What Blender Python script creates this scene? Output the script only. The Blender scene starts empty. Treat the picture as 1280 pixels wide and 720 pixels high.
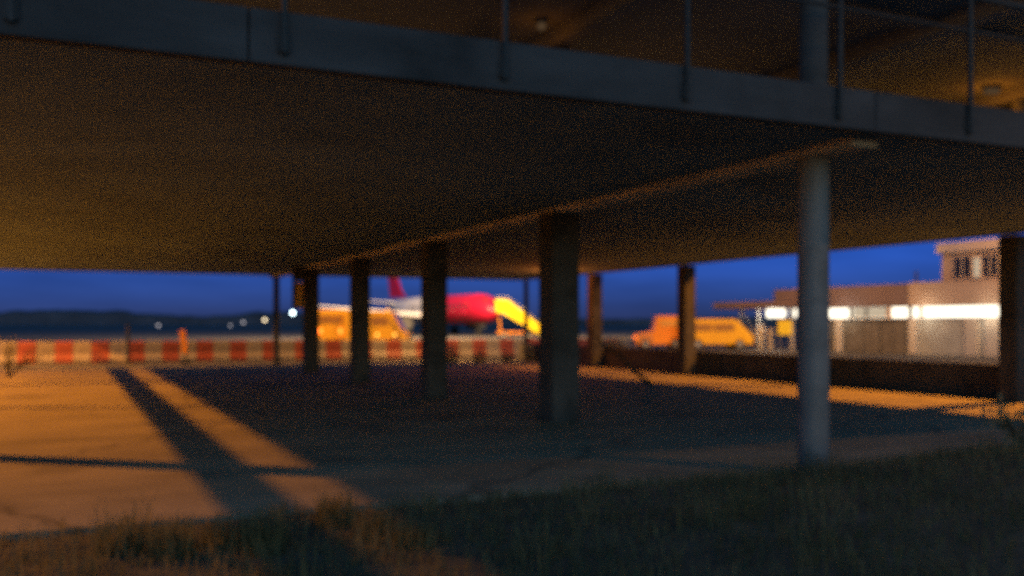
import bpy, bmesh, math, random
from mathutils import Vector, Matrix, noise
random.seed(7)
R = math.radians
scn = bpy.context.scene
COL = scn.collection

# ------------------------------------------------------------------ camera
# world axes follow the car park: x across the deck, y along its pillar rows,
# origin at the foot of the round grey pillar.
CA, SA = 0.9079, 0.4192
CAMX, CAMY, CAMZ = -7.268, -8.012, 1.6

def W(px, d, z=0.0):
    """a place seen at picture column px (0..1280) and d metres ahead"""
    X = (px - 640) / 1200 * d
    return Vector((CAMX + X * CA + d * SA, CAMY - X * SA + d * CA, z))

def Z(py, d):
    return CAMZ + (404 - py) / 1200 * d

cam_d = bpy.data.cameras.new("camera")
cam = bpy.data.objects.new("camera", cam_d)
COL.objects.link(cam)
cam.location = (CAMX, CAMY, CAMZ)
YAW = -math.atan2(SA, CA)
cam.rotation_euler = (R(90), 0, YAW)
cam_d.sensor_width = 36
cam_d.lens = 33.75
cam_d.shift_y = 44 / 1280
cam_d.clip_start = 0.05
cam_d.clip_end = 9000
cam_d.dof.use_dof = True
cam_d.dof.focus_distance = 1.25
cam_d.dof.aperture_fstop = 3.5
scn.camera = cam

# ------------------------------------------------------------------ sky
SKY_LOW = (0.40, 0.56, 2.55, 1)
SKY_HIGH = (2.3, 1.8, 1.15, 1)
SKY_BACK = (5.6, 4.5, 3.1, 1)
world = bpy.data.worlds.new("World")
scn.world = world
world.use_nodes = True
nt = world.node_tree
nt.nodes.clear()
wo = nt.nodes.new("ShaderNodeOutputWorld")
bg = nt.nodes.new("ShaderNodeBackground")
sky = nt.nodes.new("ShaderNodeTexSky")
sky.sky_type = 'NISHITA'
sky.sun_disc = False
sky.sun_elevation = R(4.0)
sky.sun_rotation = R(200)
sky.ozone_density = 6.0
sky.air_density = 1.0
sky.dust_density = 0.4
# dusk: deep blue low down, greyer overhead
geo = nt.nodes.new("ShaderNodeTexCoord")
sep = nt.nodes.new("ShaderNodeSeparateXYZ")
nt.links.new(geo.outputs["Generated"], sep.inputs[0])
ramp = nt.nodes.new("ShaderNodeValToRGB")
ramp.color_ramp.elements[0].position = 0.02
ramp.color_ramp.elements[0].color = SKY_LOW
ramp.color_ramp.elements[1].position = 0.45
ramp.color_ramp.elements[1].color = SKY_HIGH
nt.links.new(sep.outputs[2], ramp.inputs[0])
tint = nt.nodes.new("ShaderNodeMix")
tint.data_type = 'RGBA'
tint.blend_type = 'MULTIPLY'
tint.inputs[0].default_value = 1.0
nt.links.new(sky.outputs[0], tint.inputs[6])
# afterglow: paler and greener towards the side behind the viewer (-y)
mr = nt.nodes.new("ShaderNodeMapRange")
mr.inputs[1].default_value = -0.05
mr.inputs[2].default_value = -0.55
nt.links.new(sep.outputs[1], mr.inputs[0])
glowmix = nt.nodes.new("ShaderNodeMix")
glowmix.data_type = 'RGBA'
glowmix.inputs[7].default_value = SKY_BACK
nt.links.new(mr.outputs[0], glowmix.inputs[0])
nt.links.new(ramp.outputs[0], glowmix.inputs[6])
nt.links.new(glowmix.outputs[2], tint.inputs[7])
# thin uneven veil of cloud
cn = nt.nodes.new("ShaderNodeTexNoise")
cn.inputs["Scale"].default_value = 5.0
cn.inputs["Detail"].default_value = 6
cm = nt.nodes.new("ShaderNodeMapping")
cm.inputs["Scale"].default_value = (1, 1, 6)
nt.links.new(geo.outputs["Generated"], cm.inputs[0])
nt.links.new(cm.outputs[0], cn.inputs["Vector"])
cr = nt.nodes.new("ShaderNodeMapRange")
cr.inputs[1].default_value = 0.3
cr.inputs[2].default_value = 0.7
cr.inputs[3].default_value = 0.78
cr.inputs[4].default_value = 1.22
nt.links.new(cn.outputs["Fac"], cr.inputs[0])
cmul = nt.nodes.new("ShaderNodeMix")
cmul.data_type = 'RGBA'
cmul.blend_type = 'MULTIPLY'
cmul.inputs[0].default_value = 1.0
nt.links.new(tint.outputs[2], cmul.inputs[6])
nt.links.new(cr.outputs[0], cmul.inputs[7])
nt.links.new(cmul.outputs[2], bg.inputs[0])
bg.inputs[1].default_value = 0.1
nt.links.new(bg.outputs[0], wo.inputs[0])

# ------------------------------------------------------------------ exposure
vs = scn.view_settings
vs.view_transform = 'Standard'
vs.look = 'None'
vs.exposure = 0
vs.gamma = 1
vs.use_curve_mapping = False
scn.cycles.use_denoising = False
scn.cycles.sample_clamp_indirect = 1.5
scn.cycles.max_bounces = 8

SODIUM = (1.0, 0.34, 0.02)
WARM = (1.0, 0.60, 0.22)

# ------------------------------------------------------------------ materials
def mat(name, col, rough=0.8, var=0.25, scale=3.0, bump=0.0, metal=0.0, detail=6, col2=None, spec=0.3, stretch=None):
    m = bpy.data.materials.new(name)
    m.use_nodes = True
    t = m.node_tree
    b = t.nodes["Principled BSDF"]
    b.inputs["Roughness"].default_value = rough
    b.inputs["Metallic"].default_value = metal
    b.inputs["Specular IOR Level"].default_value = spec
    tc = t.nodes.new("ShaderNodeTexCoord")
    mp = t.nodes.new("ShaderNodeMapping")
    if stretch:
        mp.inputs["Scale"].default_value = stretch
    t.links.new(tc.outputs["Object"], mp.inputs[0])
    n = t.nodes.new("ShaderNodeTexNoise")
    n.inputs["Scale"].default_value = scale
    n.inputs["Detail"].default_value = detail
    n.inputs["Roughness"].default_value = 0.65
    t.links.new(mp.outputs[0], n.inputs["Vector"])
    r = t.nodes.new("ShaderNodeValToRGB")
    r.color_ramp.elements[0].position = 0.3
    r.color_ramp.elements[1].position = 0.7
    c0 = tuple(max(0.0, c * (1 - var)) for c in col)
    c1 = col2 or tuple(min(1.0, c * (1 + var)) for c in col)
    r.color_ramp.elements[0].color = (*c0, 1)
    r.color_ramp.elements[1].color = (*c1, 1)
    t.links.new(n.outputs["Fac"], r.inputs[0])
    t.links.new(r.outputs[0], b.inputs["Base Color"])
    if bump:
        bp = t.nodes.new("ShaderNodeBump")
        bp.inputs["Strength"].default_value = bump
        bp.inputs["Distance"].default_value = 0.02
        n2 = t.nodes.new("ShaderNodeTexNoise")
        n2.inputs["Scale"].default_value = scale * 12
        n2.inputs["Detail"].default_value = 4
        t.links.new(mp.outputs[0], n2.inputs["Vector"])
        t.links.new(n2.outputs["Fac"], bp.inputs["Height"])
        t.links.new(bp.outputs[0], b.inputs["Normal"])
    return m

def wear(m, scale, lo, hi, dark, crack=0.0):
    """multiply dark worn blotches (and thin cracks) into a material's colour"""
    t = m.node_tree
    b = t.nodes["Principled BSDF"]
    src = b.inputs["Base Color"].links[0].from_socket
    tc = next(n for n in t.nodes if n.type == 'TEX_COORD')
    n = t.nodes.new("ShaderNodeTexNoise")
    n.inputs["Scale"].default_value = scale
    n.inputs["Detail"].default_value = 8
    n.inputs["Distortion"].default_value = 0.6
    t.links.new(tc.outputs["Object"], n.inputs["Vector"])
    r = t.nodes.new("ShaderNodeMapRange")
    r.inputs[1].default_value = lo
    r.inputs[2].default_value = hi
    r.inputs[3].default_value = 1.0
    r.inputs[4].default_value = dark
    t.links.new(n.outputs["Fac"], r.inputs[0])
    fac = r.outputs[0]
    if crack:
        v = t.nodes.new("ShaderNodeTexVoronoi")
        v.feature = 'DISTANCE_TO_EDGE'
        v.inputs["Scale"].default_value = crack
        mp2 = t.nodes.new("ShaderNodeVectorMath")
        mp2.operation = 'ADD'
        nn = t.nodes.new("ShaderNodeTexNoise")
        nn.inputs["Scale"].default_value = 1.2
        t.links.new(tc.outputs["Object"], nn.inputs["Vector"])
        t.links.new(tc.outputs["Object"], mp2.inputs[0])
        t.links.new(nn.outputs["Color"], mp2.inputs[1])
        t.links.new(mp2.outputs[0], v.inputs["Vector"])
        r2 = t.nodes.new("ShaderNodeMapRange")
        r2.inputs[1].default_value = 0.0
        r2.inputs[2].default_value = 0.012
        r2.inputs[3].default_value = 0.45
        r2.inputs[4].default_value = 1.0
        t.links.new(v.outputs["Distance"], r2.inputs[0])
        mm = t.nodes.new("ShaderNodeMath")
        mm.operation = 'MULTIPLY'
        t.links.new(fac, mm.inputs[0])
        t.links.new(r2.outputs[0], mm.inputs[1])
        fac = mm.outputs[0]
    mx = t.nodes.new("ShaderNodeMix")
    mx.data_type = 'RGBA'
    mx.blend_type = 'MULTIPLY'
    mx.inputs[0].default_value = 1.0
    t.links.new(src, mx.inputs[6])
    t.links.new(fac, mx.inputs[7])
    t.links.new(mx.outputs[2], b.inputs["Base Color"])

def glow(name, col, strength):
    m = bpy.data.materials.new(name)
    m.use_nodes = True
    t = m.node_tree
    t.nodes.clear()
    o = t.nodes.new("ShaderNodeOutputMaterial")
    e = t.nodes.new("ShaderNodeEmission")
    e.inputs[0].default_value = (*col, 1)
    e.inputs[1].default_value = strength
    t.links.new(e.outputs[0], o.inputs[0])
    return m

def leaf_mat(name, c0, c1, scale):
    m = mat(name, c0, 0.7, 0.3, scale, col2=c1)
    t = m.node_tree
    b = t.nodes["Principled BSDF"]
    o = t.nodes["Material Output"]
    tr = t.nodes.new("ShaderNodeBsdfTranslucent")
    mx = t.nodes.new("ShaderNodeMixShader")
    mx.inputs[0].default_value = 0.45
    src = b.inputs["Base Color"].links[0].from_socket
    t.links.new(src, tr.inputs[0])
    t.links.new(b.outputs[0], mx.inputs[1])
    t.links.new(tr.outputs[0], mx.inputs[2])
    t.links.new(mx.outputs[0], o.inputs[0])
    return m

M = dict(
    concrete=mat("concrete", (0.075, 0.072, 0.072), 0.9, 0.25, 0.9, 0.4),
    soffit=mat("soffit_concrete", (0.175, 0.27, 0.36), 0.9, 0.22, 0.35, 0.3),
    upper=mat("upper_ceiling", (0.27, 0.245, 0.215), 0.9, 0.25, 0.35, 0.3),
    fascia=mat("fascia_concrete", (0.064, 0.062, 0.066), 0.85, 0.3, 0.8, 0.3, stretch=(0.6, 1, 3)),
    beam=mat("pale_beam", (0.52, 0.49, 0.43), 0.85, 0.2, 1.2),
    pave=mat("pavement_concrete", (0.31, 0.255, 0.165), 0.9, 0.32, 0.5, 0.5, stretch=(0.5, 2.2, 1)),
    asphalt=mat("asphalt", (0.055, 0.052, 0.05), 0.85, 0.3, 0.4, 0.3),
    soil=mat("verge_soil", (0.085, 0.08, 0.06), 0.95, 0.4, 2.0, 0.6),
    grass=leaf_mat("grass_blade", (0.13, 0.14, 0.06), (0.28, 0.23, 0.11), 1.5),
    dry=leaf_mat("dry_grass", (0.33, 0.27, 0.14), (0.48, 0.40, 0.22), 3.0),
    bark=mat("bark", (0.05, 0.04, 0.03), 0.9, 0.3, 6.0, 0.4),
    steel=mat("grey_steel", (0.19, 0.18, 0.18), 0.55, 0.2, 2.0, metal=0.1),
    dark=mat("dark_steel", (0.035, 0.035, 0.037), 0.55, 0.25, 4.0),
    red=mat("red_plastic", (0.21, 0.045, 0.028), 0.5, 0.25, 3.0),
    white=mat("white_plastic", (0.21, 0.18, 0.155), 0.5, 0.2, 3.0),
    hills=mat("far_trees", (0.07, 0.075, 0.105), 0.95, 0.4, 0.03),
    yellow=mat("yellow_paint", (0.80, 0.42, 0.01), 0.4, 0.08, 1.0),
    lemon=mat("lemon_paint", (0.85, 0.62, 0.01), 0.4, 0.06, 1.0),
    orange=mat("orange_paint", (0.72, 0.25, 0.01), 0.4, 0.12, 1.0),
    glass=mat("dark_glass", (0.02, 0.022, 0.026), 0.12, 0.1, 1.0, spec=0.5),
    rubber=mat("tyre_rubber", (0.025, 0.025, 0.025), 0.85, 0.2, 8.0),
    rim=mat("wheel_rim", (0.35, 0.34, 0.32), 0.5, 0.15, 4.0, metal=0.4),
    pink=mat("pink_paint", (0.40, 0.009, 0.034), 0.35, 0.08, 0.5),
    planewhite=mat("aircraft_white", (0.75, 0.73, 0.75), 0.35, 0.06, 0.5),
    wall=mat("render_wall", (0.40, 0.31, 0.25), 0.85, 0.15, 0.8),
    cornice=mat("pale_cornice", (0.58, 0.50, 0.44), 0.85, 0.12, 0.8),
    roofing=mat("roof_fascia", (0.15, 0.115, 0.125), 0.8, 0.2, 0.8),
    panel=mat("grey_panel", (0.10, 0.097, 0.09), 0.7, 0.4, 0.7, stretch=(2, 1, 0.5)),
    palewall=mat("pale_wall", (0.33, 0.34, 0.33), 0.8, 0.3, 0.8, stretch=(1, 1, 0.6)),
    pilaster=mat("pale_pilaster", (0.45, 0.42, 0.38), 0.8, 0.12, 1.0),
    tinted=mat("tinted_glass", (0.34, 0.15, 0.015), 0.2, 0.2, 1.0, spec=0.5),
    doorpaint=mat("door_paint", (0.13, 0.12, 0.105), 0.6, 0.3, 1.5),
    amber=mat("amber_board", (0.55, 0.32, 0.07), 0.6, 0.2, 3.0),
    g_white=glow("lit_window", (1.0, 0.90, 0.70), 2.4),
    g_dim=glow("dim_window", (1.0, 0.80, 0.55), 0.55),
    g_tail=glow("tail_lamp", (1.0, 0.16, 0.02), 6.0),
    g_amber=glow("amber_lamp", (1.0, 0.42, 0.06), 4.0),
    g_cool=glow("cool_lamp", (0.72, 0.95, 1.0), 9.0),
    g_warmfar=glow("warm_far_lamp", (1.0, 0.8, 0.5), 4.0),
    g_faint=glow("faint_far_lamp", (0.8, 0.75, 0.8), 1.0),
    g_sodium=glow("sodium_lens", SODIUM, 25.0),
    g_bulk=glow("bulkhead_lens", (1.0, 0.6, 0.3), 0.07),
)

wear(M["pave"], 0.55, 0.52, 0.72, 0.55, crack=0.16)
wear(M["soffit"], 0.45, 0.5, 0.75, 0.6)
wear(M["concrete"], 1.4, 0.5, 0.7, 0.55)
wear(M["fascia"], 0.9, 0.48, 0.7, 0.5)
wear(M["steel"], 2.5, 0.55, 0.72, 0.6)

# ------------------------------------------------------------------ mesh helpers
def box(bm, cx, cy, cz, sx, sy, sz, rot=None):
    r = bmesh.ops.create_cube(bm, size=1.0)
    mtx = Matrix.Translation((cx, cy, cz)) @ (rot or Matrix()) @ Matrix.Diagonal((sx, sy, sz, 1))
    bmesh.ops.transform(bm, matrix=mtx, verts=r["verts"])
    return r["verts"]

def tube(bm, p0, p1, r0, r1=None, seg=16):
    p0, p1 = Vector(p0), Vector(p1)
    r1 = r0 if r1 is None else r1
    d = p1 - p0
    r = bmesh.ops.create_cone(bm, cap_ends=True, segments=seg, radius1=r0, radius2=r1, depth=d.length)
    q = Vector((0, 0, 1)).rotation_difference(d.normalized()).to_matrix().to_4x4()
    bmesh.ops.transform(bm, matrix=Matrix.Translation((p0 + p1) / 2) @ q, verts=r["verts"])
    return r["verts"]

def ball(bm, c, r, sc=(1, 1, 1), seg=12):
    rr = bmesh.ops.create_uvsphere(bm, u_segments=seg, v_segments=max(6, seg // 2), radius=r)
    bmesh.ops.transform(bm, matrix=Matrix.Translation(c) @ Matrix.Diagonal((*sc, 1)), verts=rr["verts"])

def extrude_profile(bm, pts, y0, y1):
    """pts: (x, z) outline, counter-clockwise; extruded between y0 and y1"""
    a = [bm.verts.new((x, y0, z)) for x, z in pts]
    b = [bm.verts.new((x, y1, z)) for x, z in pts]
    bm.faces.new(a)
    bm.faces.new(list(reversed(b)))
    n = len(pts)
    for i in range(n):
        bm.faces.new((a[i], b[i], b[(i + 1) % n], a[(i + 1) % n]))

def bevel(bm, w, seg=2):
    bmesh.ops.bevel(bm, geom=[e for e in bm.edges if len(e.link_faces) == 2 and e.calc_face_angle(0) > 0.5],
                    offset=w, segments=seg, affect='EDGES', clamp_overlap=True)

def obj(name, bm, m, parent=None, smooth=False, label=None):
    bmesh.ops.recalc_face_normals(bm, faces=bm.faces)
    me = bpy.data.meshes.new(name)
    bm.to_mesh(me)
    bm.free()
    me.materials.append(m)
    if smooth:
        for p in me.polygons:
            p.use_smooth = True
        try:
            me.set_sharp_from_angle(angle=R(40))
        except Exception:
            pass
    o = bpy.data.objects.new(name, me)
    COL.objects.link(o)
    if parent:
        o.parent = parent
    if label:
        o["label"] = label
    return o

def tag(o, label=None, cat=None, group=None, kind=None):
    if label: o["label"] = label
    if cat: o["category"] = cat
    if group: o["group"] = group
    if kind: o["kind"] = kind
    return o

def thing(name, loc, label, cat, rz=0.0, group=None):
    o = bpy.data.objects.new(name, None)
    o.empty_display_size = 0.3
    COL.objects.link(o)
    o.location = loc
    o.rotation_euler = (0, 0, rz)
    return tag(o, label, cat, group)

def copy_tree(o, parent=None):
    c = o.copy()
    COL.objects.link(c)
    if parent:
        c.parent = parent
    for ch in list(o.children):
        copy_tree(ch, c)
    return c

def B(*args, bev=0.0, **k):
    bm = bmesh.new()
    box(bm, *args, **k)
    if bev:
        bevel(bm, bev)
    return bm

def T(*args, **k):
    bm = bmesh.new()
    tube(bm, *args, **k)
    return bm

def light(name, loc, energy, col, radius=0.15, parent=None, spot=None):
    ld = bpy.data.lights.new(name, 'SPOT' if spot else 'POINT')
    ld.energy = energy
    ld.color = col
    ld.shadow_soft_size = radius
    if spot:
        ld.spot_size = R(spot)
        ld.spot_blend = 0.4 if spot > 100 else 1.0
    lo = bpy.data.objects.new(name, ld)
    COL.objects.link(lo)
    lo.location = loc
    if parent:
        lo.parent = parent
    return lo

# ------------------------------------------------------------------ ground
def sheet(name, x0, x1, y0, y1, z, m, kind="structure"):
    bm = bmesh.new()
    v = [bm.verts.new(p) for p in ((x0, y0, z), (x1, y0, z), (x1, y1, z), (x0, y1, z))]
    bm.faces.new(v)
    return tag(obj(name, bm, m), kind=kind)

sheet("ground", -4000, 4000, -1500, 5000, -0.62, M["soil"])
bm = bmesh.new()
box(bm, 0, 0.25 + 1500, -0.304, 6000, 3000, 0.60)
tag(obj("apron", bm, M["asphalt"]), kind="structure")
bm = bmesh.new()
box(bm, -3.0, 0.22 + 14.3, -0.25, 27.0, 28.6, 0.50)
tag(obj("pavement", bm, M["pave"]), kind="structure")

def zv(x, y):
    z = -0.012 + 0.03 * noise.noise(Vector((x * 0.6, y * 0.6, 0.0))) + 0.025 * noise.noise(Vector((x * 2.2, y * 2.2, 3.0)))
    z += 0.42 * math.exp(-(((x - 1.6) / 1.9) ** 2 + ((y + 2.5) / 1.3) ** 2))
    k = min(1.0, max(0.0, (x + 4.6) / 3.0))
    z += k * (0.13 - 0.22 * max(0.0, y + 0.55)) * (1 + 0.5 * noise.noise(Vector((x * 0.8, y * 0.8, 11.0)))) * (1 if y > -3 else max(0.4, 1 + (y + 3) * 0.3))
    if y > 0.212:
        z -= 0.2 * (1 - k)
    return z

bm = bmesh.new()
NX, NY = 150, 60
grid = []
for j in range(NY + 1):
    y = -14 + (2.2 + 14) * (j / NY)
    row = []
    for i in range(NX + 1):
        x = -26 + 46 * i / NX
        row.append(bm.verts.new((x, y, zv(x, y))))
    grid.append(row)
for j in range(NY):
    for i in range(NX):
        bm.faces.new((grid[j][i], grid[j][i + 1], grid[j + 1][i + 1], grid[j + 1][i]))
tag(obj("verge", bm, M["soil"], smooth=True), kind="structure")

# far wooded rise behind the airfield
bm = bmesh.new()
prev = None
for i in range(0, 241):
    px = -700 + i * 11
    d = 900
    top = W(px, d, 0)
    h = 9 + 4.5 * noise.noise(Vector((px * 0.006, 0, 0))) + 2.0 * noise.noise(Vector((px * 0.03, 5, 0))) + 1.2 * noise.noise(Vector((px * 0.11, 9, 0)))
    h *= 1.4 if px < 420 else 0.8
    back = W(px, d + 160, 0)
    cur = [bm.verts.new((top.x, top.y, -1)), bm.verts.new((top.x, top.y, h * 0.8)),
           bm.verts.new(((top.x + back.x) / 2, (top.y + back.y) / 2, h)), bm.verts.new((back.x, back.y, -1))]
    if prev:
        for k in range(3):
            bm.faces.new((prev[k], cur[k], cur[k + 1], prev[k + 1]))
    prev = cur
tag(obj("hills", bm, M["hills"], smooth=True), kind="structure")

# ------------------------------------------------------------------ car park
SOF, TOP, CEIL = 3.47, 3.80, 6.35
XL, XR, Y0, Y1 = -12.0, 10.8, -1.0, 30.0
park = thing("parking_deck", (0, 0, 0), "dark two storey concrete parking deck on rows of pillars, seen from underneath", "parking deck")
bm = B((XL + XR) / 2, (Y0 + Y1) / 2, (SOF + TOP) / 2, XR - XL, Y1 - Y0, TOP - SOF, bev=0.015)
deck = obj("deck_slab", bm, M["soffit"], park)
# precast edge along the near side, 3 cm proud of the slab
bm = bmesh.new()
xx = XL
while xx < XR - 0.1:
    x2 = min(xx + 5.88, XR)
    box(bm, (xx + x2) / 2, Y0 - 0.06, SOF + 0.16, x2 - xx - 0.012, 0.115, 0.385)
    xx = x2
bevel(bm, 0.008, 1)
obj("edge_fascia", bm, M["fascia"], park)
obj("upper_slab", B((XL + XR) / 2, (Y0 + Y1) / 2, CEIL + 0.17, XR - XL, Y1 - Y0, 0.34, bev=0.015), M["upper"], park)
obj("edge_beam", B(0.0, (Y0 + Y1) / 2 + 0.1, SOF - 0.045, 0.34, Y1 - Y0 - 0.3, 0.10, bev=0.01), M["beam"], park)
# drop beams under the upper ceiling
for x in (-6.0, 0.0, 5.1, 10.2):
    obj("ceiling_beam", B(x, (Y0 + Y1) / 2, CEIL - 0.12, 0.30, Y1 - Y0 - 0.2, 0.25, bev=0.01), M["upper"], park)
for i in range(6):
    obj("cross_beam", B((XL + XR) / 2, i * 5.88 + 2.9, CEIL - 0.06, XR - XL - 0.2, 0.22, 0.13, bev=0.01), M["upper"], park)

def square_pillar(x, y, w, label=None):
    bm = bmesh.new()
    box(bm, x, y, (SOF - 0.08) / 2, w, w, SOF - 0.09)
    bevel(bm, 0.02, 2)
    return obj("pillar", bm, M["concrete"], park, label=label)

def round_pillar(x, y, r, z0=0.0, z1=SOF - 0.08, label=None, m=None):
    bm = bmesh.new()
    tube(bm, (x, y, z0), (x, y, z1), r, seg=28)
    tube(bm, (x, y, z0), (x, y, z0 + 0.02), r + 0.07, seg=28)
    return obj("round_pillar", bm, m or M["steel"], park, smooth=True, label=label)

LEFT_Y = [5.9, 11.8, 17.7, 23.6]
round_pillar(0, 0, 0.165, label="round grey steel pillar standing nearest at the deck corner")
for i, y in enumerate(LEFT_Y):
    square_pillar(0, y, 0.46 if i else 0.50)
round_pillar(0, 29.4, 0.12, m=M["dark"], label="thin dark round pole at the far end of the row")
for y in (5.44, 11.15, 16.86, 22.6):
    square_pillar(10.2, y, 0.42)
round_pillar(10.2, 28.4, 0.10, m=M["dark"], label="thin dark round pole at the far end of the outer row")
for i, y in enumerate((2.2, 8.08, 13.96, 19.84, 25.72)):
    round_pillar(-11.85, y, 0.19 if i % 2 else 0.09, z1=SOF - 0.01)
for y in (0.0, 5.9, 11.8, 17.7, 23.6, 29.4):
    round_pillar(0, y, 0.15, TOP, CEIL - 0.25, m=M["concrete"])
    round_pillar(10.2, y - 0.6 if y else 0.4, 0.15, TOP, CEIL - 0.25)
# unseen pipe shaped to cast the ground stripe; low parapet on right edge
bm = bmesh.new()
tube(bm, (-12.0, -0.9, 3.17), (-12.0, 29.8, 3.17), 0.105, seg=16)
for y in range(0, 30, 4):
    box(bm, -12.0, y, 3.38, 0.04, 0.04, 0.24)
obj("unseen_pipe", bm, M["dark"], park, smooth=True)
obj("parapet", B(10.68, 16.4, 0.36, 0.18, 27.2, 0.72, bev=0.015), M["concrete"], park)
obj("upper_parapet", B(10.68, 14.6, TOP + 0.552, 0.18, 30.0, 1.1, bev=0.015), M["concrete"], park)
obj("upper_parapet", B(-0.7, 29.85, TOP + 0.552, 22.5, 0.18, 1.1, bev=0.015), M["concrete"], park)

obj("ceiling_beam", B(10.62, 14.6, CEIL - 0.30, 0.28, 30.0, 0.595, bev=0.015), M["concrete"], park)

# railing along the near edge
rail = obj("railing", B((XL + XR) / 2, Y0 - 0.15, TOP + 1.10, XR - XL, 0.05, 0.05, bev=0.012), M["dark"], park)
x = -5.88 - 1.72 * 3
while x < XR:
    bm = bmesh.new()
    box(bm, x, Y0 - 0.15, TOP + 0.40, 0.04, 0.04, 1.38)
    box(bm, x, Y0 - 0.13, TOP - 0.20, 0.09, 0.03, 0.14)
    bevel(bm, 0.006, 1)
    obj("post", bm, M["dark"], rail)
    x += 1.72
for z in (0.75,):
    obj("rail", T((XL, Y0 - 0.15, TOP + z), (XR, Y0 - 0.15, TOP + z), 0.016, seg=8), M["dark"], rail, smooth=True)

# bulkhead lamps under the upper ceiling
def bulkhead(p, label, e, size=0.30):
    t = thing("ceiling_lamp", p, label, "lamp", YAW, "ceiling lamps on the upper storey")
    obj("housing", B(0, 0, -0.03, size + 0.06, 0.22, 0.06, bev=0.01), M["steel"], t)
    obj("diffuser", B(0, 0, -0.11, size, 0.16, 0.10, bev=0.03), M["g_bulk"], t)
    light("lamp_light", (0, 0, -0.5), e, SODIUM, 0.12, t)
    return t
bulkhead(W(1240, 19.2, CEIL), "small ceiling lamp glowing dimly above the railing at the right end", 7)
bulkhead(W(677, 15.0, CEIL), "small dim ceiling lamp above the railing over the middle of the deck edge", 1.2, 0.14)

for x, y in ((-6.5, 15), (0.8, 16), (6.5, 15), (9.0, 20)):  # added lamps, out of sight, that brighten the upper ceiling
    t = thing("added_pendant", (x, y, CEIL), "added pendant lamp on the upper storey, unseen behind the deck edge", "lamp", 0, "added unseen lamps on the upper storey")
    obj("rod", T((0, 0, -1.2), (0, 0, 0), 0.015, seg=8), M["dark"], t)
    obj("lamp_shade", T((0, 0, -1.3), (0, 0, -1.18), 0.16, 0.10, seg=20), M["steel"], t, smooth=True)
    light("lamp_light", (0, 0, -1.45), 150, (1.0, 0.42, 0.09), 0.15, t)

# orange bulkhead lamp under the deck, behind the thickest pillar
pl = W(694, 34.0, SOF)
t = thing("bulkhead_lamp", pl, "orange bulkhead lamp under the deck behind the widest square pillar", "lamp")
obj("housing", B(0, 0, -0.04, 0.3, 0.3, 0.08, bev=0.01), M["dark"], t)
obj("lens", B(0, 0, -0.14, 0.22, 0.22, 0.12, bev=0.04), M["g_amber"], t)
light("lamp_light", (0, 0, -0.45), 120, (1.0, 0.22, 0.03), 0.15, t)

# ------------------------------------------------------------------ lamp posts (they light the place; masts and some posts are added)
def lamp_post(p, h, label, energy, col, aim, arm=1.2, spot=None, radius=0.12, tilt=0):
    """tall lamp post; the arm reaches out along the unit vector aim"""
    t = thing("lamp_post", (p[0], p[1], 0), label, "lamp post", math.atan2(aim[1], aim[0]))
    bm = bmesh.new()
    tube(bm, (0, 0, 0), (0, 0, h + 0.3), 0.10, 0.06)
    tube(bm, (0, 0, 0), (0, 0, 0.5), 0.14)
    obj("pole", bm, M["steel"], t, smooth=True)
    obj("arm", T((0, 0, h + 0.22), (arm, 0, h + 0.36), 0.035), M["steel"], t, smooth=True)
    hd = obj("lamp_head", B(arm + 0.25, 0, h + 0.36, 0.7, 0.28, 0.16, bev=0.04), M["dark"], t)
    obj("lens", B(arm + 0.25, 0, h + 0.265, 0.5, 0.2, 0.03), M["g_sodium"], hd)
    lt = light("lamp_light", (arm + 0.25, 0, h), energy, col, radius, t, spot)
    lt.rotation_euler = (0, -R(tilt), 0)
    return t

LAMP_L = lamp_post((-26.9, 19.5), 10.0, "tall street lamp beside the left edge of the parking deck", 50000, SODIUM, (1, 0), spot=165)
LAMP_R = lamp_post((21.0, 7.0), 11.7, "street lamp on the apron beyond the low parapet", 21000, SODIUM, (-1, 0), spot=115, tilt=32)
pm = W(1345, 33)
lamp_post(pm, 9.0, "added unseen street lamp lighting the terminal front beside the outer square pillars", 7500, (1.0, 0.44, 0.12), (0.85, 0.5), spot=150, tilt=40)  # added out of view to light the terminal front
lamp_post((6.5, -8.5), 10.0, "street lamp on the verge behind the grass bank", 650, (1.0, 0.5, 0.13), (-0.6, 0.8), spot=72, tilt=32)
lamp_post((-14.5, 34.5), 13.0, "added unseen street lamp beyond the far left corner of the deck", 28000, (1.0, 0.40, 0.08), (0.3, -0.95), spot=165)  # added out of view to light the barrier fronts
pm = W(541, 41.3)
lamp_post(pm, 6.0, "added low lamp post lighting the striped barriers, hidden behind the second square pillar", 3600, (1.0, 0.48, 0.13), (0.94, 0.34), arm=0.3, spot=165)  # added behind the pillar to brighten the middle barriers
pm = W(697, 92)
lamp_post(pm, 16.0, "added flood lamp mast on the apron, hidden behind the widest pillar", 60000, WARM, (-0.1, 0.99), spot=150, tilt=55)  # added mast, pole kept behind the pillar, lights the aircraft
pm = W(541, 96)
lamp_post(pm, 16.0, "added flood lamp mast on the apron, hidden behind the second square pillar", 95000, (1.0, 0.66, 0.36), (0.0, 1.0), spot=150, tilt=55)  # second added mast, hidden, for the aircraft's rear
pm = W(388, 60)
lamp_post(pm, 16.0, "added flood lamp mast on the apron, hidden behind the fourth square pillar", 13000, (1.0, 0.45, 0.10), (0.42, 0.9), spot=150, tilt=50)  # added hidden mast that lights the bus and van
pm = W(858, 49)
lamp_post(pm, 16.0, "added flood lamp mast on the apron, hidden behind the outer square pillar", 15000, (1.0, 0.45, 0.10), (0.45, 0.9), spot=150, tilt=50)  # added hidden mast that lights the tug and right van

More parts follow.
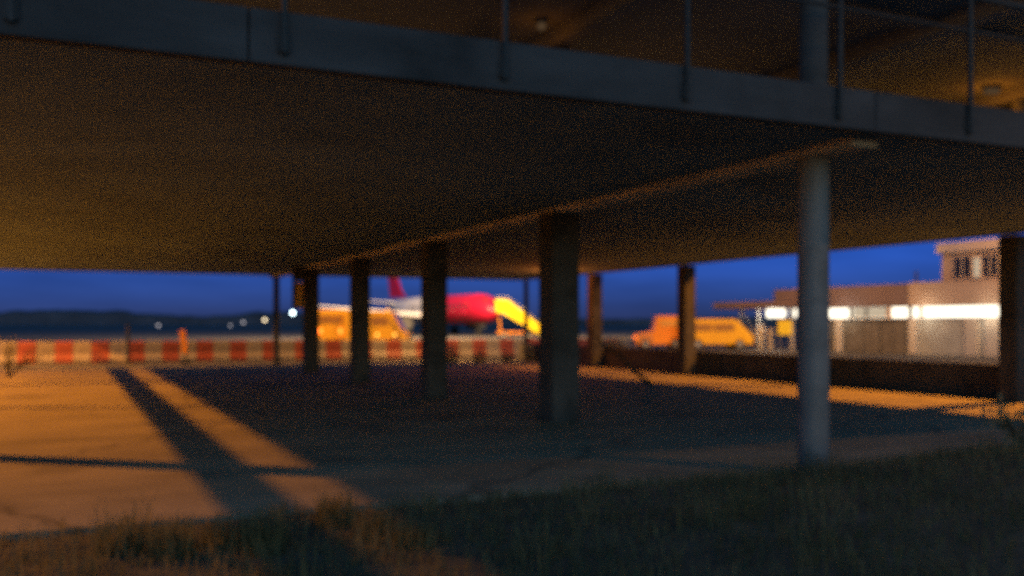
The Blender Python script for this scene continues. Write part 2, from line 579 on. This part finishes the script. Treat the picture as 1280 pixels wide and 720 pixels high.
# ------------------------------------------------------------------ striped barrier row
def barrier_mesh(bm):
    L, H = 0.655, 0.86
    prof = [(-0.24, 0.03), (0.24, 0.03), (0.24, 0.16), (0.13, 0.36), (0.09, H - 0.03), (0.06, H), (-0.06, H), (-0.09, H - 0.03), (-0.13, 0.36), (-0.24, 0.16)]
    a = [bm.verts.new((-L / 2, y, z)) for y, z in prof]
    b = [bm.verts.new((L / 2, y, z)) for y, z in prof]
    n = len(prof)
    bm.faces.new(a)
    bm.faces.new(list(reversed(b)))
    for i in range(n):
        bm.faces.new((a[i], b[i], b[(i + 1) % n], a[(i + 1) % n]))
    bevel(bm, 0.012, 2)
    for s in (-1, 1):
        box(bm, s * 0.20, 0, 0.02, 0.12, 0.44, 0.04)        # moulded feet
        box(bm, s * 0.17, 0, H + 0.012, 0.07, 0.07, 0.024)  # filler bosses
    box(bm, 0, 0, 0.60, 0.40, 0.232, 0.05)                  # moulded rib

def make_barrier(m):
    t = thing("road_barrier", (0, 0, 0), "", "barrier")
    bm = bmesh.new()
    barrier_mesh(bm)
    obj("body", bm, m, t)
    obj("connector", B(0.335, 0, 0.40, 0.05, 0.05, 0.55, bev=0.01), M["dark"], t)
    return t

bdir = Vector((0.94, 0.342))
bw = Vector((bdir.x * CA + bdir.y * SA, -bdir.x * SA + bdir.y * CA))
b0 = W(-2, 37.6)
brz = math.atan2(bw.y, bw.x)
ORD = ["first", "second", "third", "fourth", "fifth", "sixth", "seventh", "eighth", "ninth", "tenth"]
GAPS = [(-50, 340, "left of the thin pole, counting from the left picture edge"), (351, 377, "between the thin pole and the nearest square pillar"),
        (399, 440, "between the fourth and third square pillars"), (461, 526, "between the third and second square pillars"),
        (556, 672, "between the second and the widest square pillar"), (722, 760, "just right of the widest square pillar")]
protos = [make_barrier(M["red"]), make_barrier(M["white"])]
count = {}
for i in range(41):
    c = 0 if i % 2 else 1
    p = b0 + Vector((bw.x, bw.y, 0)) * (0.335 + 0.67 * i)
    r = Vector((p.x - CAMX, p.y - CAMY))
    d = r.x * SA + r.y * CA
    px = 640 + 1200 * (r.x * CA - r.y * SA) / d
    o = protos[c] if i < 2 and protos[c].get("used") is None and i == (1 - c) else copy_tree(protos[c])
    o.location = p
    o.rotation_euler = (0, 0, brz + R(random.uniform(-1.5, 1.5)))
    cn = ("red", "white")[c]
    g = next((k for k, q in enumerate(GAPS) if q[0] <= px <= q[1]), None)
    if g is None:
        lab = "%s plastic barrier of the striped row mostly hidden behind a pillar, number %d" % (cn, i + 1)
    else:
        count[(g, c)] = count.get((g, c), 0) + 1
        lab = "%s %s plastic barrier %s" % (ORD[count[(g, c)] - 1], cn, GAPS[g][2])
    tag(o, lab, "barrier", "red and white barriers in a row")

# slim marker and dark post by the barriers
p = W(233, 38.2)
t = thing("marker_post", p, "leaning orange marker post rising above the striped barriers", "marker post", YAW)
t.rotation_euler = (0, R(-7), YAW)
obj("board", B(0, 0, 0.86, 0.24, 0.05, 0.95, bev=0.015), M["orange"], t)
obj("stem", B(0, 0.04, 0.5, 0.06, 0.03, 1.0), M["dark"], t)
obj("base", B(0, 0, 0.05, 0.45, 0.3, 0.1, bev=0.03), M["rubber"], t)
p = W(160, 37.2)
t = thing("fence_post", p, "thin dark post standing before the striped barriers at left", "post", YAW)
obj("shaft", T((0, 0, 0), (0, 0, 1.55), 0.07, 0.06), M["dark"], t, smooth=True)
obj("base_plate", B(0, 0, 0.015, 0.3, 0.3, 0.03), M["dark"], t)

# amber board on the fourth square pillar
p = W(374, 31.2, 0)
t = thing("hanging_sign", p, "narrow amber board hung from the deck beside a square pillar", "sign", YAW)
obj("panel", B(0.01, 0, (Z(386, 31.2) + Z(352, 31.2)) / 2, 0.26, 0.03, 0.86, bev=0.01), M["amber"], t)
bm = bmesh.new()
box(bm, -0.17, 0.0, 2.75, 0.10, 0.08, 1.4)
box(bm, 0.0, 0.0, 3.2, 0.28, 0.06, 0.48)
obj("bracket", bm, M["dark"], t)

# ------------------------------------------------------------------ vehicles
def wheel(parent, x, y, r, w=0.24):
    s = 1 if y > 0 else -1
    bm = bmesh.new()
    tube(bm, (x, y - w / 2, r), (x, y + w / 2, r), r, seg=24)
    bevel(bm, 0.03, 2)
    wh = obj("wheel", bm, M["rubber"], parent, smooth=True)
    bm = bmesh.new()
    tube(bm, (x, y + s * (w / 2 - 0.02), r), (x, y + s * (w / 2 + 0.012), r), r * 0.58, r * 0.5, seg=20)
    obj("rim", bm, M["rim"], wh, smooth=True)

def van(name, loc, heading, label, cat, L, Wd, H, paint, bus=False, hood=0.0, tail_mat="g_tail"):
    lz = 0.72 if bus else 0.42
    t = thing(name, loc, label, cat, heading)
    f = L / 2
    g = 0.32
    if bus:
        prof = [(-f, g), (f, g), (f, H * 0.5), (f - 0.12, H - 0.1), (f - 0.25, H), (-f + 0.15, H), (-f, H - 0.15)]
    else:
        prof = [(-f, g), (f, g), (f, g + 0.45), (f - hood, g + 0.72), (f - hood - 0.75, H - 0.06), (f - hood - 1.0, H), (-f + 0.12, H), (-f, H - 0.15)]
    bm = bmesh.new()
    extrude_profile(bm, prof, -Wd / 2, Wd / 2)
    bevel(bm, 0.06, 2)
    obj("body", bm, M[paint], t, smooth=True)
    zw = g + (H - g) * 0.52
    hw = (H - g) * 0.30
    x0, x1 = (-f + 0.35, f - 0.35) if bus else (-f + 0.5, f - hood - 0.85)
    n = 5 if bus else 2
    for s in (-1, 1):
        for k in range(n):
            a = x0 + (x1 - x0) * k / n
            b = x0 + (x1 - x0) * (k + 1) / n - 0.1
            obj("side_window", B((a + b) / 2, s * (Wd / 2), zw + hw / 2, b - a, 0.03, hw, bev=0.01), M["tinted"], t)
    obj("rear_window", B(-f, 0, zw + hw / 2 + 0.05, 0.03, Wd * 0.72, hw * 0.9, bev=0.01), M["tinted"], t)
    if bus:
        obj("windscreen", B(f - 0.05, 0, H * 0.66, 0.06, Wd * 0.84, H * 0.34, rot=Matrix.Rotation(R(-5), 4, 'Y'), bev=0.01), M["tinted"], t)
    else:
        dx, dz = -0.75, H - 0.06 - g - 0.72
        ang = math.atan2(-dx, dz)
        obj("windscreen", B(f - hood - 0.375 + 0.012, 0, g + 0.72 + dz / 2 + 0.01, 0.03, Wd * 0.84, math.hypot(dx, dz) * 0.8, rot=Matrix.Rotation(-ang, 4, 'Y')), M["tinted"], t)
    for s in (-1, 1):
        obj("tail_light", B(-f - 0.005, s * Wd * 0.30, g + lz, 0.05, 0.18, 0.34, bev=0.01), M[tail_mat], t)
        obj("headlight", B(f - 0.01, s * Wd * 0.36, g + 0.28, 0.05, 0.24, 0.15, bev=0.02), M["rim"], t)
        obj("bumper", B(s * (f + 0.02), 0, g + 0.04, 0.14, Wd * 0.96, 0.18, bev=0.03), M["dark"], t)
    r = 0.40 if bus else 0.33
    for s in (-1, 1):
        wheel(t, f - 0.85, s * (Wd / 2 - 0.1), r)
        wheel(t, -f + 0.85, s * (Wd / 2 - 0.1), r)
    return t

AW = Vector((CA, -SA))         # picture-right in world
AWAY = math.atan2(CA, SA)      # heading straight away from the camera
van("apron_bus", W(419, 71.5), AWAY + R(5), "yellow apron bus seen from behind with glowing tail lights, between two square pillars", "bus", 7.0, 2.35, 2.55, "yellow", bus=True)
v2 = van("yellow_van", W(474, 68), YAW + R(-6), "yellow van parked sideways in front of the white aircraft fuselage", "van", 4.4, 1.9, 2.45, "yellow", hood=0.35, tail_mat="g_tail")
for x in (0.1, 1.35):
    obj("marker_lamp", B(x, -0.97, 0.80, 0.18, 0.05, 0.16, bev=0.01), M["g_amber"], v2)
obj("beacon", T((0.6, 0, 2.45), (0.6, 0, 2.6), 0.09, 0.07), M["g_amber"], v2)
van("yellow_van", W(893, 59), YAW + R(6), "yellow van with dark side windows right of a square pillar by the terminal", "van", 4.3, 1.8, 1.85, "yellow", hood=0.25)

# orange baggage tug: low striped bonnet and tall cab
t = thing("baggage_tug", W(827, 60), "orange baggage tug with low striped bonnet beside a square pillar", "tug", YAW + math.pi)
bm = bmesh.new()
extrude_profile(bm, [(-1.25, 0.3), (1.65, 0.3), (1.65, 0.95), (0.62, 1.08), (0.55, 1.05), (-1.25, 1.05)], -0.75, 0.75)
bevel(bm, 0.04, 2)
obj("body", bm, M["orange"], t)
bm = bmesh.new()
extrude_profile(bm, [(-1.2, 1.04), (0.58, 1.04), (0.42, 2.0), (-1.2, 2.0)], -0.70, 0.70)
bevel(bm, 0.05, 2)
cab = obj("cab", bm, M["orange"], t)
obj("roof", B(-0.38, 0, 2.03, 1.7, 1.45, 0.07, bev=0.02), M["orange"], cab)
for s in (-1, 1):
    obj("side_window", B(-0.35, s * 0.70, 1.60, 1.1, 0.03, 0.32, bev=0.01), M["amber"], cab)
    for k in range(4):
        rot = Matrix.Rotation(R(22), 4, 'Y')
        obj("stripe", B(0.78 + k * 0.24, s * 0.755, 0.66, 0.09, 0.02, 0.5, rot=rot), M["white"], t)
for s in (-1, 1):
    wheel(t, 1.1, s * 0.66, 0.30)
    wheel(t, -0.75, s * 0.66, 0.34)
    obj("lamp", B(1.66, s * 0.5, 0.72, 0.04, 0.18, 0.14, bev=0.02), M["g_tail"], t)

# ------------------------------------------------------------------ aircraft
nose = W(621, 118)
tail = W(486, 148)
ax = (nose - tail)
ax.z = 0
LEN = ax.length
head = math.atan2(ax.y, ax.x)
plane = thing("aircraft", (tail.x, tail.y, 0), "parked airliner with pink nose and tail fin and white rear fuselage", "aircraft", head)
RC, RR = 3.45, 1.92
def fuselage(x0, x1, m, name, n=26):
    bm = bmesh.new()
    prev = None
    for i in range(n + 1):
        x = x0 + (x1 - x0) * i / n
        u = x / LEN
        r, zc = RR, RC
        if u > 0.86:
            q = (u - 0.86) / 0.14
            r = RR * math.sqrt(max(0.0, 1 - q ** 2.2))
            zc = RC - 0.45 * q * q
        elif u < 0.33:
            q = 1 - u / 0.33
            r = RR * (1 - 0.86 * q ** 1.5)
            zc = RC + 1.15 * q ** 1.6
        r = max(r, 0.03)
        cur = [bm.verts.new((x, r * math.sin(a), zc + r * math.cos(a))) for a in [2 * math.pi * k / 28 for k in range(28)]]
        if prev:
            for k in range(28):
                bm.faces.new((prev[k], prev[(k + 1) % 28], cur[(k + 1) % 28], cur[k]))
        else:
            bm.faces.new(cur)
        prev = cur
    bm.faces.new(prev)
    return obj(name, bm, m, plane, smooth=True)
fuselage(0, LEN * 0.54, M["planewhite"], "rear_fuselage")
fuselage(LEN * 0.54, LEN * 0.998, M["pink"], "front_fuselage")
def slab_wing(pts, z0, z1, thick, m, name, parent=None):
    """pts: (x, y) outline; z rises linearly with |y|"""
    bm = bmesh.new()
    ym = max(abs(p[1]) for p in pts)
    up, lo = [], []
    for x, y in pts:
        z = z0 + (z1 - z0) * abs(y) / ym
        th = thick * (1.1 - 0.8 * abs(y) / ym)
        up.append(bm.verts.new((x, y, z + th / 2)))
        lo.append(bm.verts.new((x, y, z - th / 2)))
    bm.faces.new(up)
    bm.faces.new(list(reversed(lo)))
    for i in range(len(pts)):
        j = (i + 1) % len(pts)
        bm.faces.new((up[i], lo[i], lo[j], up[j]))
    bevel(bm, 0.05, 2)
    return obj(name, bm, m, parent or plane)
for s in (-1, 1):
    slab_wing([(20.5, s * 1.2), (14.3, s * 1.2), (12.6, s * 16), (14.1, s * 16)], 2.4, 3.9, 0.55, M["planewhite"], "wing")
    slab_wing([(4.6, s * 0.5), (1.6, s * 0.5), (0.3, s * 5.8), (1.5, s * 5.8)], 4.6, 5.1, 0.25, M["planewhite"], "tailplane")
    bm = bmesh.new()
    tube(bm, (16.6, s * 5.6, 1.55), (18.6, s * 5.6, 1.6), 0.75, 0.95, seg=24)
    tube(bm, (18.6, s * 5.6, 1.6), (20.0, s * 5.6, 1.6), 0.95, 0.85, seg=24)
    tube(bm, (15.6, s * 5.6, 1.55), (16.6, s * 5.6, 1.55), 0.45, 0.75, seg=24)
    box(bm, 17.4, s * 5.6, 2.5, 2.2, 0.18, 0.9)
    obj("engine", bm, M["panel"], plane, smooth=True)
    bm = bmesh.new()
    tube(bm, (15.5, s * 3.6, 0.5), (15.5, s * 3.4, 2.4), 0.11)
    for q in (-0.3, 0.3):
        tube(bm, (15.5, s * 3.6 + q - 0.15, 0.55), (15.5, s * 3.6 + q + 0.15, 0.55), 0.55, seg=20)
    obj("landing_gear", bm, M["rubber"], plane, smooth=True)
bm = bmesh.new()
tube(bm, (LEN * 0.86, 0, 0.4), (LEN * 0.86, 0, 2.0), 0.09)
for q in (-0.22, 0.22):
    tube(bm, (LEN * 0.86, q - 0.1, 0.4), (LEN * 0.86, q + 0.1, 0.4), 0.4, seg=20)
obj("landing_gear", bm, M["rubber"], plane, smooth=True)
bm = bmesh.new()
extrude_profile(bm, [(0.9, 5.5), (6.6, 5.45), (5.0, 6.3), (1.1, 11.4), (-0.9, 11.4)], -0.14, 0.14)
bevel(bm, 0.05, 2)
obj("tail_fin", bm, M["pink"], plane)
bm = bmesh.new()
for k in range(-3, 4):
    pass
box(bm, LEN - 1.55, 0, 4.35, 0.5, 2.0, 0.5, rot=Matrix.Rotation(R(-35), 4, 'Y'))
obj("cockpit_window", bm, M["glass"], plane)

for sd in (-1, 1):
    bm = bmesh.new()
    for k in range(26):
        box(bm, LEN * 0.36 + k * 0.72, sd * (RR - 0.06), RC + 0.35, 0.28, 0.16, 0.40)
    obj("cabin_windows", bm, M["glass"], plane)
    obj("door", B(LEN * 0.845, sd * (RR - 0.09), RC + 0.1, 0.85, 0.21, 1.75, bev=0.04), M["pink"], plane)

# yellow passenger stairs at the nose
st = thing("passenger_stairs", W(645, 100), "bright yellow passenger stairs sloping down to the right of the aircraft nose", "stairs", YAW)
x0, x1, zt, zb = (617 - 640) / 12, (672 - 640) / 12, 3.55, 0.35
x0 += 0.0
for s in (-1, 1):
    bm = bmesh.new()
    extrude_profile(bm, [(x0 - 0.2, zt - 0.8), (x0 + 0.5, zt - 0.9), (x1, zb - 0.05), (x1 + 0.2, zb + 0.75), (x0 + 1.1, zt + 0.45), (x0 - 0.2, zt + 0.5)], s * 0.85 - 0.04, s * 0.85 + 0.04)
    bevel(bm, 0.02, 1)
    obj("side_panel", bm, M["lemon"], st)
    bm = bmesh.new()
    tube(bm, (x0 - 0.2, s * 0.85, zt + 0.8), (x0 + 1.1, s * 0.85, zt + 0.75), 0.03, seg=8)
    tube(bm, (x0 + 1.1, s * 0.85, zt + 0.75), (x1 + 0.2, s * 0.85, zb + 1.05), 0.03, seg=8)
    for k in range(6):
        q = k / 5
        xa = x0 + 1.1 + (x1 + 0.2 - x0 - 1.1) * q
        za = zt + 0.75 + (zb + 1.05 - zt - 0.75) * q
        tube(bm, (xa, s * 0.85, za - 0.4), (xa, s * 0.85, za), 0.025, seg=8)
    obj("handrail", bm, M["steel"], st)
bm = bmesh.new()
N = 15
for k in range(N):
    q = k / (N - 1)
    box(bm, x0 + 0.5 + (x1 - x0 - 0.5) * q, 0, zt - 0.35 + (zb - zt + 0.35) * q, 0.30, 1.6, 0.05)
box(bm, x0 + 0.1, 0, zt - 0.33, 0.9, 1.6, 0.06)
obj("steps", bm, M["dark"], st)
bm = bmesh.new()
box(bm, (x0 + x1) / 2 - 0.2, 0, 0.62, x1 - x0 - 0.3, 1.3, 0.22)
tube(bm, (x0 + 0.3, -0.6, 0.7), (x0 + 0.1, -0.6, zt - 0.5), 0.07)
tube(bm, (x0 + 0.3, 0.6, 0.7), (x0 + 0.1, 0.6, zt - 0.5), 0.07)
obj("chassis", bm, M["orange"], st)
for s in (-1, 1):
    wheel(st, x0 + 0.7, s * 0.7, 0.33)
    wheel(st, x1 - 1.3, s * 0.7, 0.33)

# ------------------------------------------------------------------ terminal
# its front stands parallel to the car park's outer edge
XF = 32.3
def fd(px):
    return (XF - CAMX) / (CA * (px - 640) / 1200 + SA)
def fy(px):
    return CAMY + fd(px) * (CA - SA * (px - 640) / 1200)
YR = fy(1172)
TX = lambda px: YR - fy(px)
term = thing("terminal_building", (XF, YR, 0), "low terminal building with bright strip windows and an upper block at right", "building", R(-90))
def tb(px0, px1, z0, z1, y0, y1, m, name, parent=None, bev=0.0, label=None):
    a, b = TX(px0), TX(px1)
    return obj(name, B((a + b) / 2, (y0 + y1) / 2, (z0 + z1) / 2, b - a, y1 - y0, z1 - z0, bev=bev), m, term if parent is None else parent, label=label)
tb(1022, 1134.6, 0, 1.84, 0, 12, M["panel"], "lower_wall")
tb(1135, 1600, 0, 1.84, -0.02, 12, M["palewall"], "lower_wall", label="pale lower wall at the right end")
tb(966, 1135, 2.45, 3.68, 0.05, 12, M["roofing"], "roof_band", bev=0.04)
tb(1135.6, 1600, 2.45, 3.70, -0.04, 12, M["wall"], "wall_panel", bev=0.03)
tb(916, 1030, 2.50, 2.94, -1.6, -0.003, M["roofing"], "canopy", bev=0.03)
tb(916, 965.6, 2.52, 2.92, 0.0, 7, M["roofing"], "canopy", bev=0.03)
tb(1172, 1600, 3.705, 5.08, 0.25, 10, M["wall"], "upper_wall", bev=0.03)
tb(1169, 1604, 5.085, 5.60, 0.0, 10.3, M["cornice"], "cornice", bev=0.04)
strip = tb(1022, 1600, 1.90, 2.44, 0.12, 0.5, M["g_white"], "strip_window")
for a, b, m in ((1060, 1064, "dark"), (1080, 1083, "dark"), (1107, 1113, "wall"), (1134, 1139, "dark"), (1148, 1152, "wall"), (1262, 1266, "dark"), (1300, 1304, "dark"), (1350, 1354, "dark"), (1400, 1404, "dark")):
    tb(a, b, 1.905, 2.435, 0.06, 0.117, M[m], "mullion", strip)
tb(1065, 1107, 1.91, 2.43, 0.09, 0.116, M["g_dim"], "blind", strip)
tb(1020, 1602, 1.845, 1.895, -0.10, 0.3, M["cornice"], "sill")
for a, b in ((1046, 1054), (1138, 1148), (1207, 1224), (1233, 1252), (1290, 1302), (1350, 1362)):
    tb(a, b, 0, 1.84, -0.14, -0.003, M["pilaster"], "pilaster", bev=0.02)
for a, b in ((1060, 1100), (1104, 1132), (1256, 1288)):
    d_ = tb(a, b, 0.02, 1.55, -0.05, -0.004, M["doorpaint"], "door")
    tb((a + b) / 2 - 1, (a + b) / 2 + 1, 0.1, 1.5, -0.075, -0.052, M["panel"], "door_frame", d_)
for a, b in ((1190, 1210), (1226, 1243), (1257, 1277), (1292, 1320), (1340, 1370)):
    wf = tb(a - 1.5, b + 1.5, 3.80, 4.92, 0.19, 0.249, M["cornice"], "window")
    tb(a, b, 3.86, 4.86, 0.165, 0.188, M["glass"], "pane", wf)
    tb((a + b) / 2 - 0.6, (a + b) / 2 + 0.6, 3.86, 4.86, 0.14, 0.164, M["cornice"], "frame_bar", wf)
lw = tb(1213, 1222.5, 3.78, 4.80, 0.19, 0.249, M["cornice"], "window", label="narrow lit upper window")
tb(1214.5, 1221, 3.83, 4.75, 0.17, 0.188, M["g_dim"], "pane", lw)
obj("roof_pipe", T((TX(1140), 0.3, 3.70), (TX(1140), 0.3, 4.3), 0.06), M["dark"], term)
tb(963, 985, 1.95, 2.46, -0.3, -0.2, M["g_white"], "canopy_light")
tb(993, 999, 1.95, 2.46, -0.3, -0.2, M["g_white"], "canopy_light")
tb(986, 1021.5, 0, 2.44, 1.5, 1.8, M["panel"], "back_wall")
for px in (939, 961, 1004):
    obj("canopy_post", T((TX(px), -0.8, 0), (TX(px), -0.8, 2.495), 0.085, seg=12), M["pilaster"], term, smooth=True)
obj("canopy_brace", T((TX(940), -0.75, 2.45), (TX(960), -0.75, 0.5), 0.045, seg=8), M["pilaster"], term, smooth=True)
for px, hh in ((946, 1.2), (972, 1.5), (983, 1.3)):
    obj("bollard_panel", B(TX(px), -1.2, hh / 2, 0.42, 0.1, hh, bev=0.02), M["pilaster"], term)
light("canopy_lamp", (TX(980), -0.9, 2.2), 160, (1.0, 0.9, 0.7), 0.3, term)
for px in (1060, 1160, 1240):  # added fill lights without fixtures, brightening the lower wall
    light("facade_fill", (TX(px), -0.8, 2.1), 40, (1.0, 0.85, 0.6), 0.3, term)
# yellow sign board before the canopy
p = W(981, fd(981) - 3.0)
t = thing("sign_board", p, "plain yellow sign board on two legs under the terminal canopy", "sign", YAW)
obj("board", B(0, 0, (Z(400, 56) + Z(419, 56)) / 2, 0.8, 0.05, 0.85, bev=0.015), M["lemon"], t)
for s in (-1, 1):
    obj("leg", T((s * 0.27, 0.05, 0), (s * 0.27, 0.05, 1.3), 0.035, seg=10), M["steel"], t, smooth=True)

# ------------------------------------------------------------------ far airfield lamps
FL = [(366, 391, "g_cool", 0.62, "bright cool white airfield lamp on a far mast beside the fourth pillar"),
      (331, 400, "g_warmfar", 0.45, "warm white airfield lamp on a far mast left of the thin pole"),
      (304, 403, "g_faint", 0.45, "faint airfield lamp further left of the warm white one"),
      (288, 408, "g_faint", 0.35, "very faint low airfield lamp near the treeline"),
      (198, 411, "g_faint", 0.45, "lone faint airfield lamp low over the striped barriers at left")]
for px, py, m, r, lab in FL:
    d = 320
    p = W(px, d)
    t = thing("airfield_lamp", p, lab, "airfield lamp", YAW, "far airfield lamps")
    h = max(0.8, Z(py, d))
    obj("mast", T((0, 0, -0.1), (0, 0, h), 0.10, 0.06, seg=8), M["dark"], t)
    bm = bmesh.new()
    ball(bm, (0, 0, h), r)
    obj("lamp_head", bm, M[m], t, smooth=True)

# ------------------------------------------------------------------ plants
def blade(bm, p, h, w, ang, lean, curl=0.35):
    dx, dy = math.cos(ang), math.sin(ang)
    sx, sy = -dy * w, dx * w
    a = bm.verts.new((p.x - sx, p.y - sy, p.z))
    b = bm.verts.new((p.x + sx, p.y + sy, p.z))
    m1 = Vector((p.x + dx * lean * h * 0.35, p.y + dy * lean * h * 0.35, p.z + h * 0.55))
    c = bm.verts.new((m1.x - sx * 0.7, m1.y - sy * 0.7, m1.z))
    d = bm.verts.new((m1.x + sx * 0.7, m1.y + sy * 0.7, m1.z))
    e = bm.verts.new((p.x + dx * lean * h, p.y + dy * lean * h, p.z + h * (1 - curl * lean)))
    bm.faces.new((a, b, d, c))
    bm.faces.new((c, d, e))

bm = bmesh.new()
for i in range(60000):
    x = random.uniform(-13, 6)
    y = random.uniform(-6.5, 1.8)
    if y > 0.15 and zv(x, y) < 0.004:
        continue
    dn = noise.noise(Vector((x * 0.9, y * 0.9, 7.0)))
    if dn < -0.3 and random.random() < 0.55:
        continue
    h = random.uniform(0.06, 0.17) * (1 + 0.9 * max(0, dn))
    if noise.noise(Vector((x * 1.7, y * 1.7, 2.0))) > 0.30:
        h *= 2.1
    blade(bm, Vector((x, y, zv(x, y) - 0.01)), h, random.uniform(0.003, 0.007), random.uniform(0, 6.28), random.uniform(0.1, 0.8))
tag(obj("grass", bm, M["grass"]), "rough dark grass growing on the verge before the pavement edge", "grass", kind="stuff")

def tuft(name, px, d, h, n, spread, m, label, group, lean=0.5, w=0.006):
    p = W(px, d)
    z = zv(p.x, p.y) if p.y < 0.2 else 0.0
    t = thing(name, (p.x, p.y, z), label, "weed", 0, group)
    bm = bmesh.new()
    for k in range(n):
        a = random.uniform(0, 6.28)
        r = spread * math.sqrt(random.random())
        blade(bm, Vector((r * math.cos(a), r * math.sin(a), -0.02)), h * random.uniform(0.5, 1.0), w * random.uniform(0.7, 1.4), random.uniform(0, 6.28), random.uniform(0.1, lean))
    obj("leaves", bm, m, t)
    return t
TUF = [(418, 7.6, "tall grass tuft at the pavement corner beside the dark stripe"), (470, 7.2, "tallest grass tuft right of the lit pavement corner"),
       (282, 6.9, "brownish grass tuft under the middle of the lit pavement edge"), (215, 6.6, "small grass tuft at the lit edge toward the left"),
       (520, 6.9, "ragged grass tuft at the bottom beside the tallest tuft"), (330, 6.7, "ragged grass tuft below the dark stripe"), (150, 6.7, "low grass tuft below the left lit pavement")]
for px, d, lab in TUF:
    tuft("grass_tuft", px, d, random.uniform(0.26, 0.42), 150, 0.16, M["grass"], lab, "grass tufts along the pavement edge")

# dry reeds in front of the barriers, between the wide pillars
RD = [(566, 39, 1.2), (600, 39, 0.9), (634, 39.5, 0.8), (662, 40, 1.1)]
for i, (px, d, h) in enumerate(RD):
    tuft("dry_reed", px, d, h, 70, 0.25, M["dry"], "%s clump of dry reeds from the left, between the two nearest square pillars" % ORD[i] if i < 6 else "clump of dry reeds half hidden at the second square pillar", "dry reeds before the barriers", 0.7, 0.012)

def shrub(px, d, h, wdt, n, m, label, lean=0.0):
    p = W(px, d)
    t = thing("shrub", (p.x, p.y, 0), label, "shrub", 0)
    bm = bmesh.new()
    tips = []
    for k in range(9):
        a = random.uniform(0, 6.28)
        e = Vector((wdt * 0.5 * math.cos(a) + lean * AW.x, wdt * 0.5 * math.sin(a) + lean * AW.y, h * random.uniform(0.55, 0.95)))
        mid = e * 0.5 + Vector((random.uniform(-.08, .08), random.uniform(-.08, .08), 0.06))
        tube(bm, (0, 0, 0), mid, 0.022, 0.014, seg=6)
        tube(bm, mid, e, 0.014, 0.005, seg=6)
        tips += [mid, (mid + e) / 2, e]
    obj("branches", bm, M["bark"], t)
    bm = bmesh.new()
    for k in range(n):
        c = random.choice(tips) + Vector((random.gauss(0, .11), random.gauss(0, .11), random.gauss(0, .10)))
        c.z = max(c.z, 0.03)
        blade(bm, c, random.uniform(0.06, 0.14), 0.022, random.uniform(0, 6.28), random.uniform(0.3, 1.2))
    obj("leaves", bm, m, t)
shrub(772, 38.0, 1.15, 0.9, 700, M["dry"], "pale dry shrub behind the lit strip between two pillars")
shrub(750, 37.0, 0.65, 0.45, 300, M["dry"], "small pale shrub next to the larger dry one")
shrub(1290, 11.5, 0.75, 0.7, 260, M["dry"], "brownish dry shrub at the right picture edge under the deck")
shrub(10, 28.0, 1.2, 1.3, 160, M["grass"], "thin dark leaning shrub at the left end of the lit pavement", 0.5)

# dead branch leaning over the lit strip, and a thin strut by the second pillar
t = thing("dead_branch", W(815, 25.0), "dark crooked dead branch leaning over the orange lit strip", "branch", YAW)
bm = bmesh.new()
pts = [(0, 0, 0.0), (-0.42, 0, 0.30), (-0.72, 0.1, 0.66), (-1.25, 0.05, 1.05), (-1.75, 0, 1.55)]
rs = [0.055, 0.05, 0.042, 0.032, 0.014]
for k in range(4):
    tube(bm, pts[k], pts[k + 1], rs[k], rs[k + 1], seg=8)
tube(bm, pts[2], (-0.9, -0.2, 1.2), 0.025, 0.01, seg=6)
tube(bm, pts[3], (-1.7, 0.2, 0.95), 0.022, 0.008, seg=6)
obj("wood", bm, M["bark"], t, smooth=True)
t = thing("leaning_strut", W(511, 46.0), "thin dark strut leaning left before the yellow van", "strut", YAW)
obj("bar", T((0, 0, 0), (-0.85, 0, 1.75), 0.05, seg=8), M["dark"], t, smooth=True)
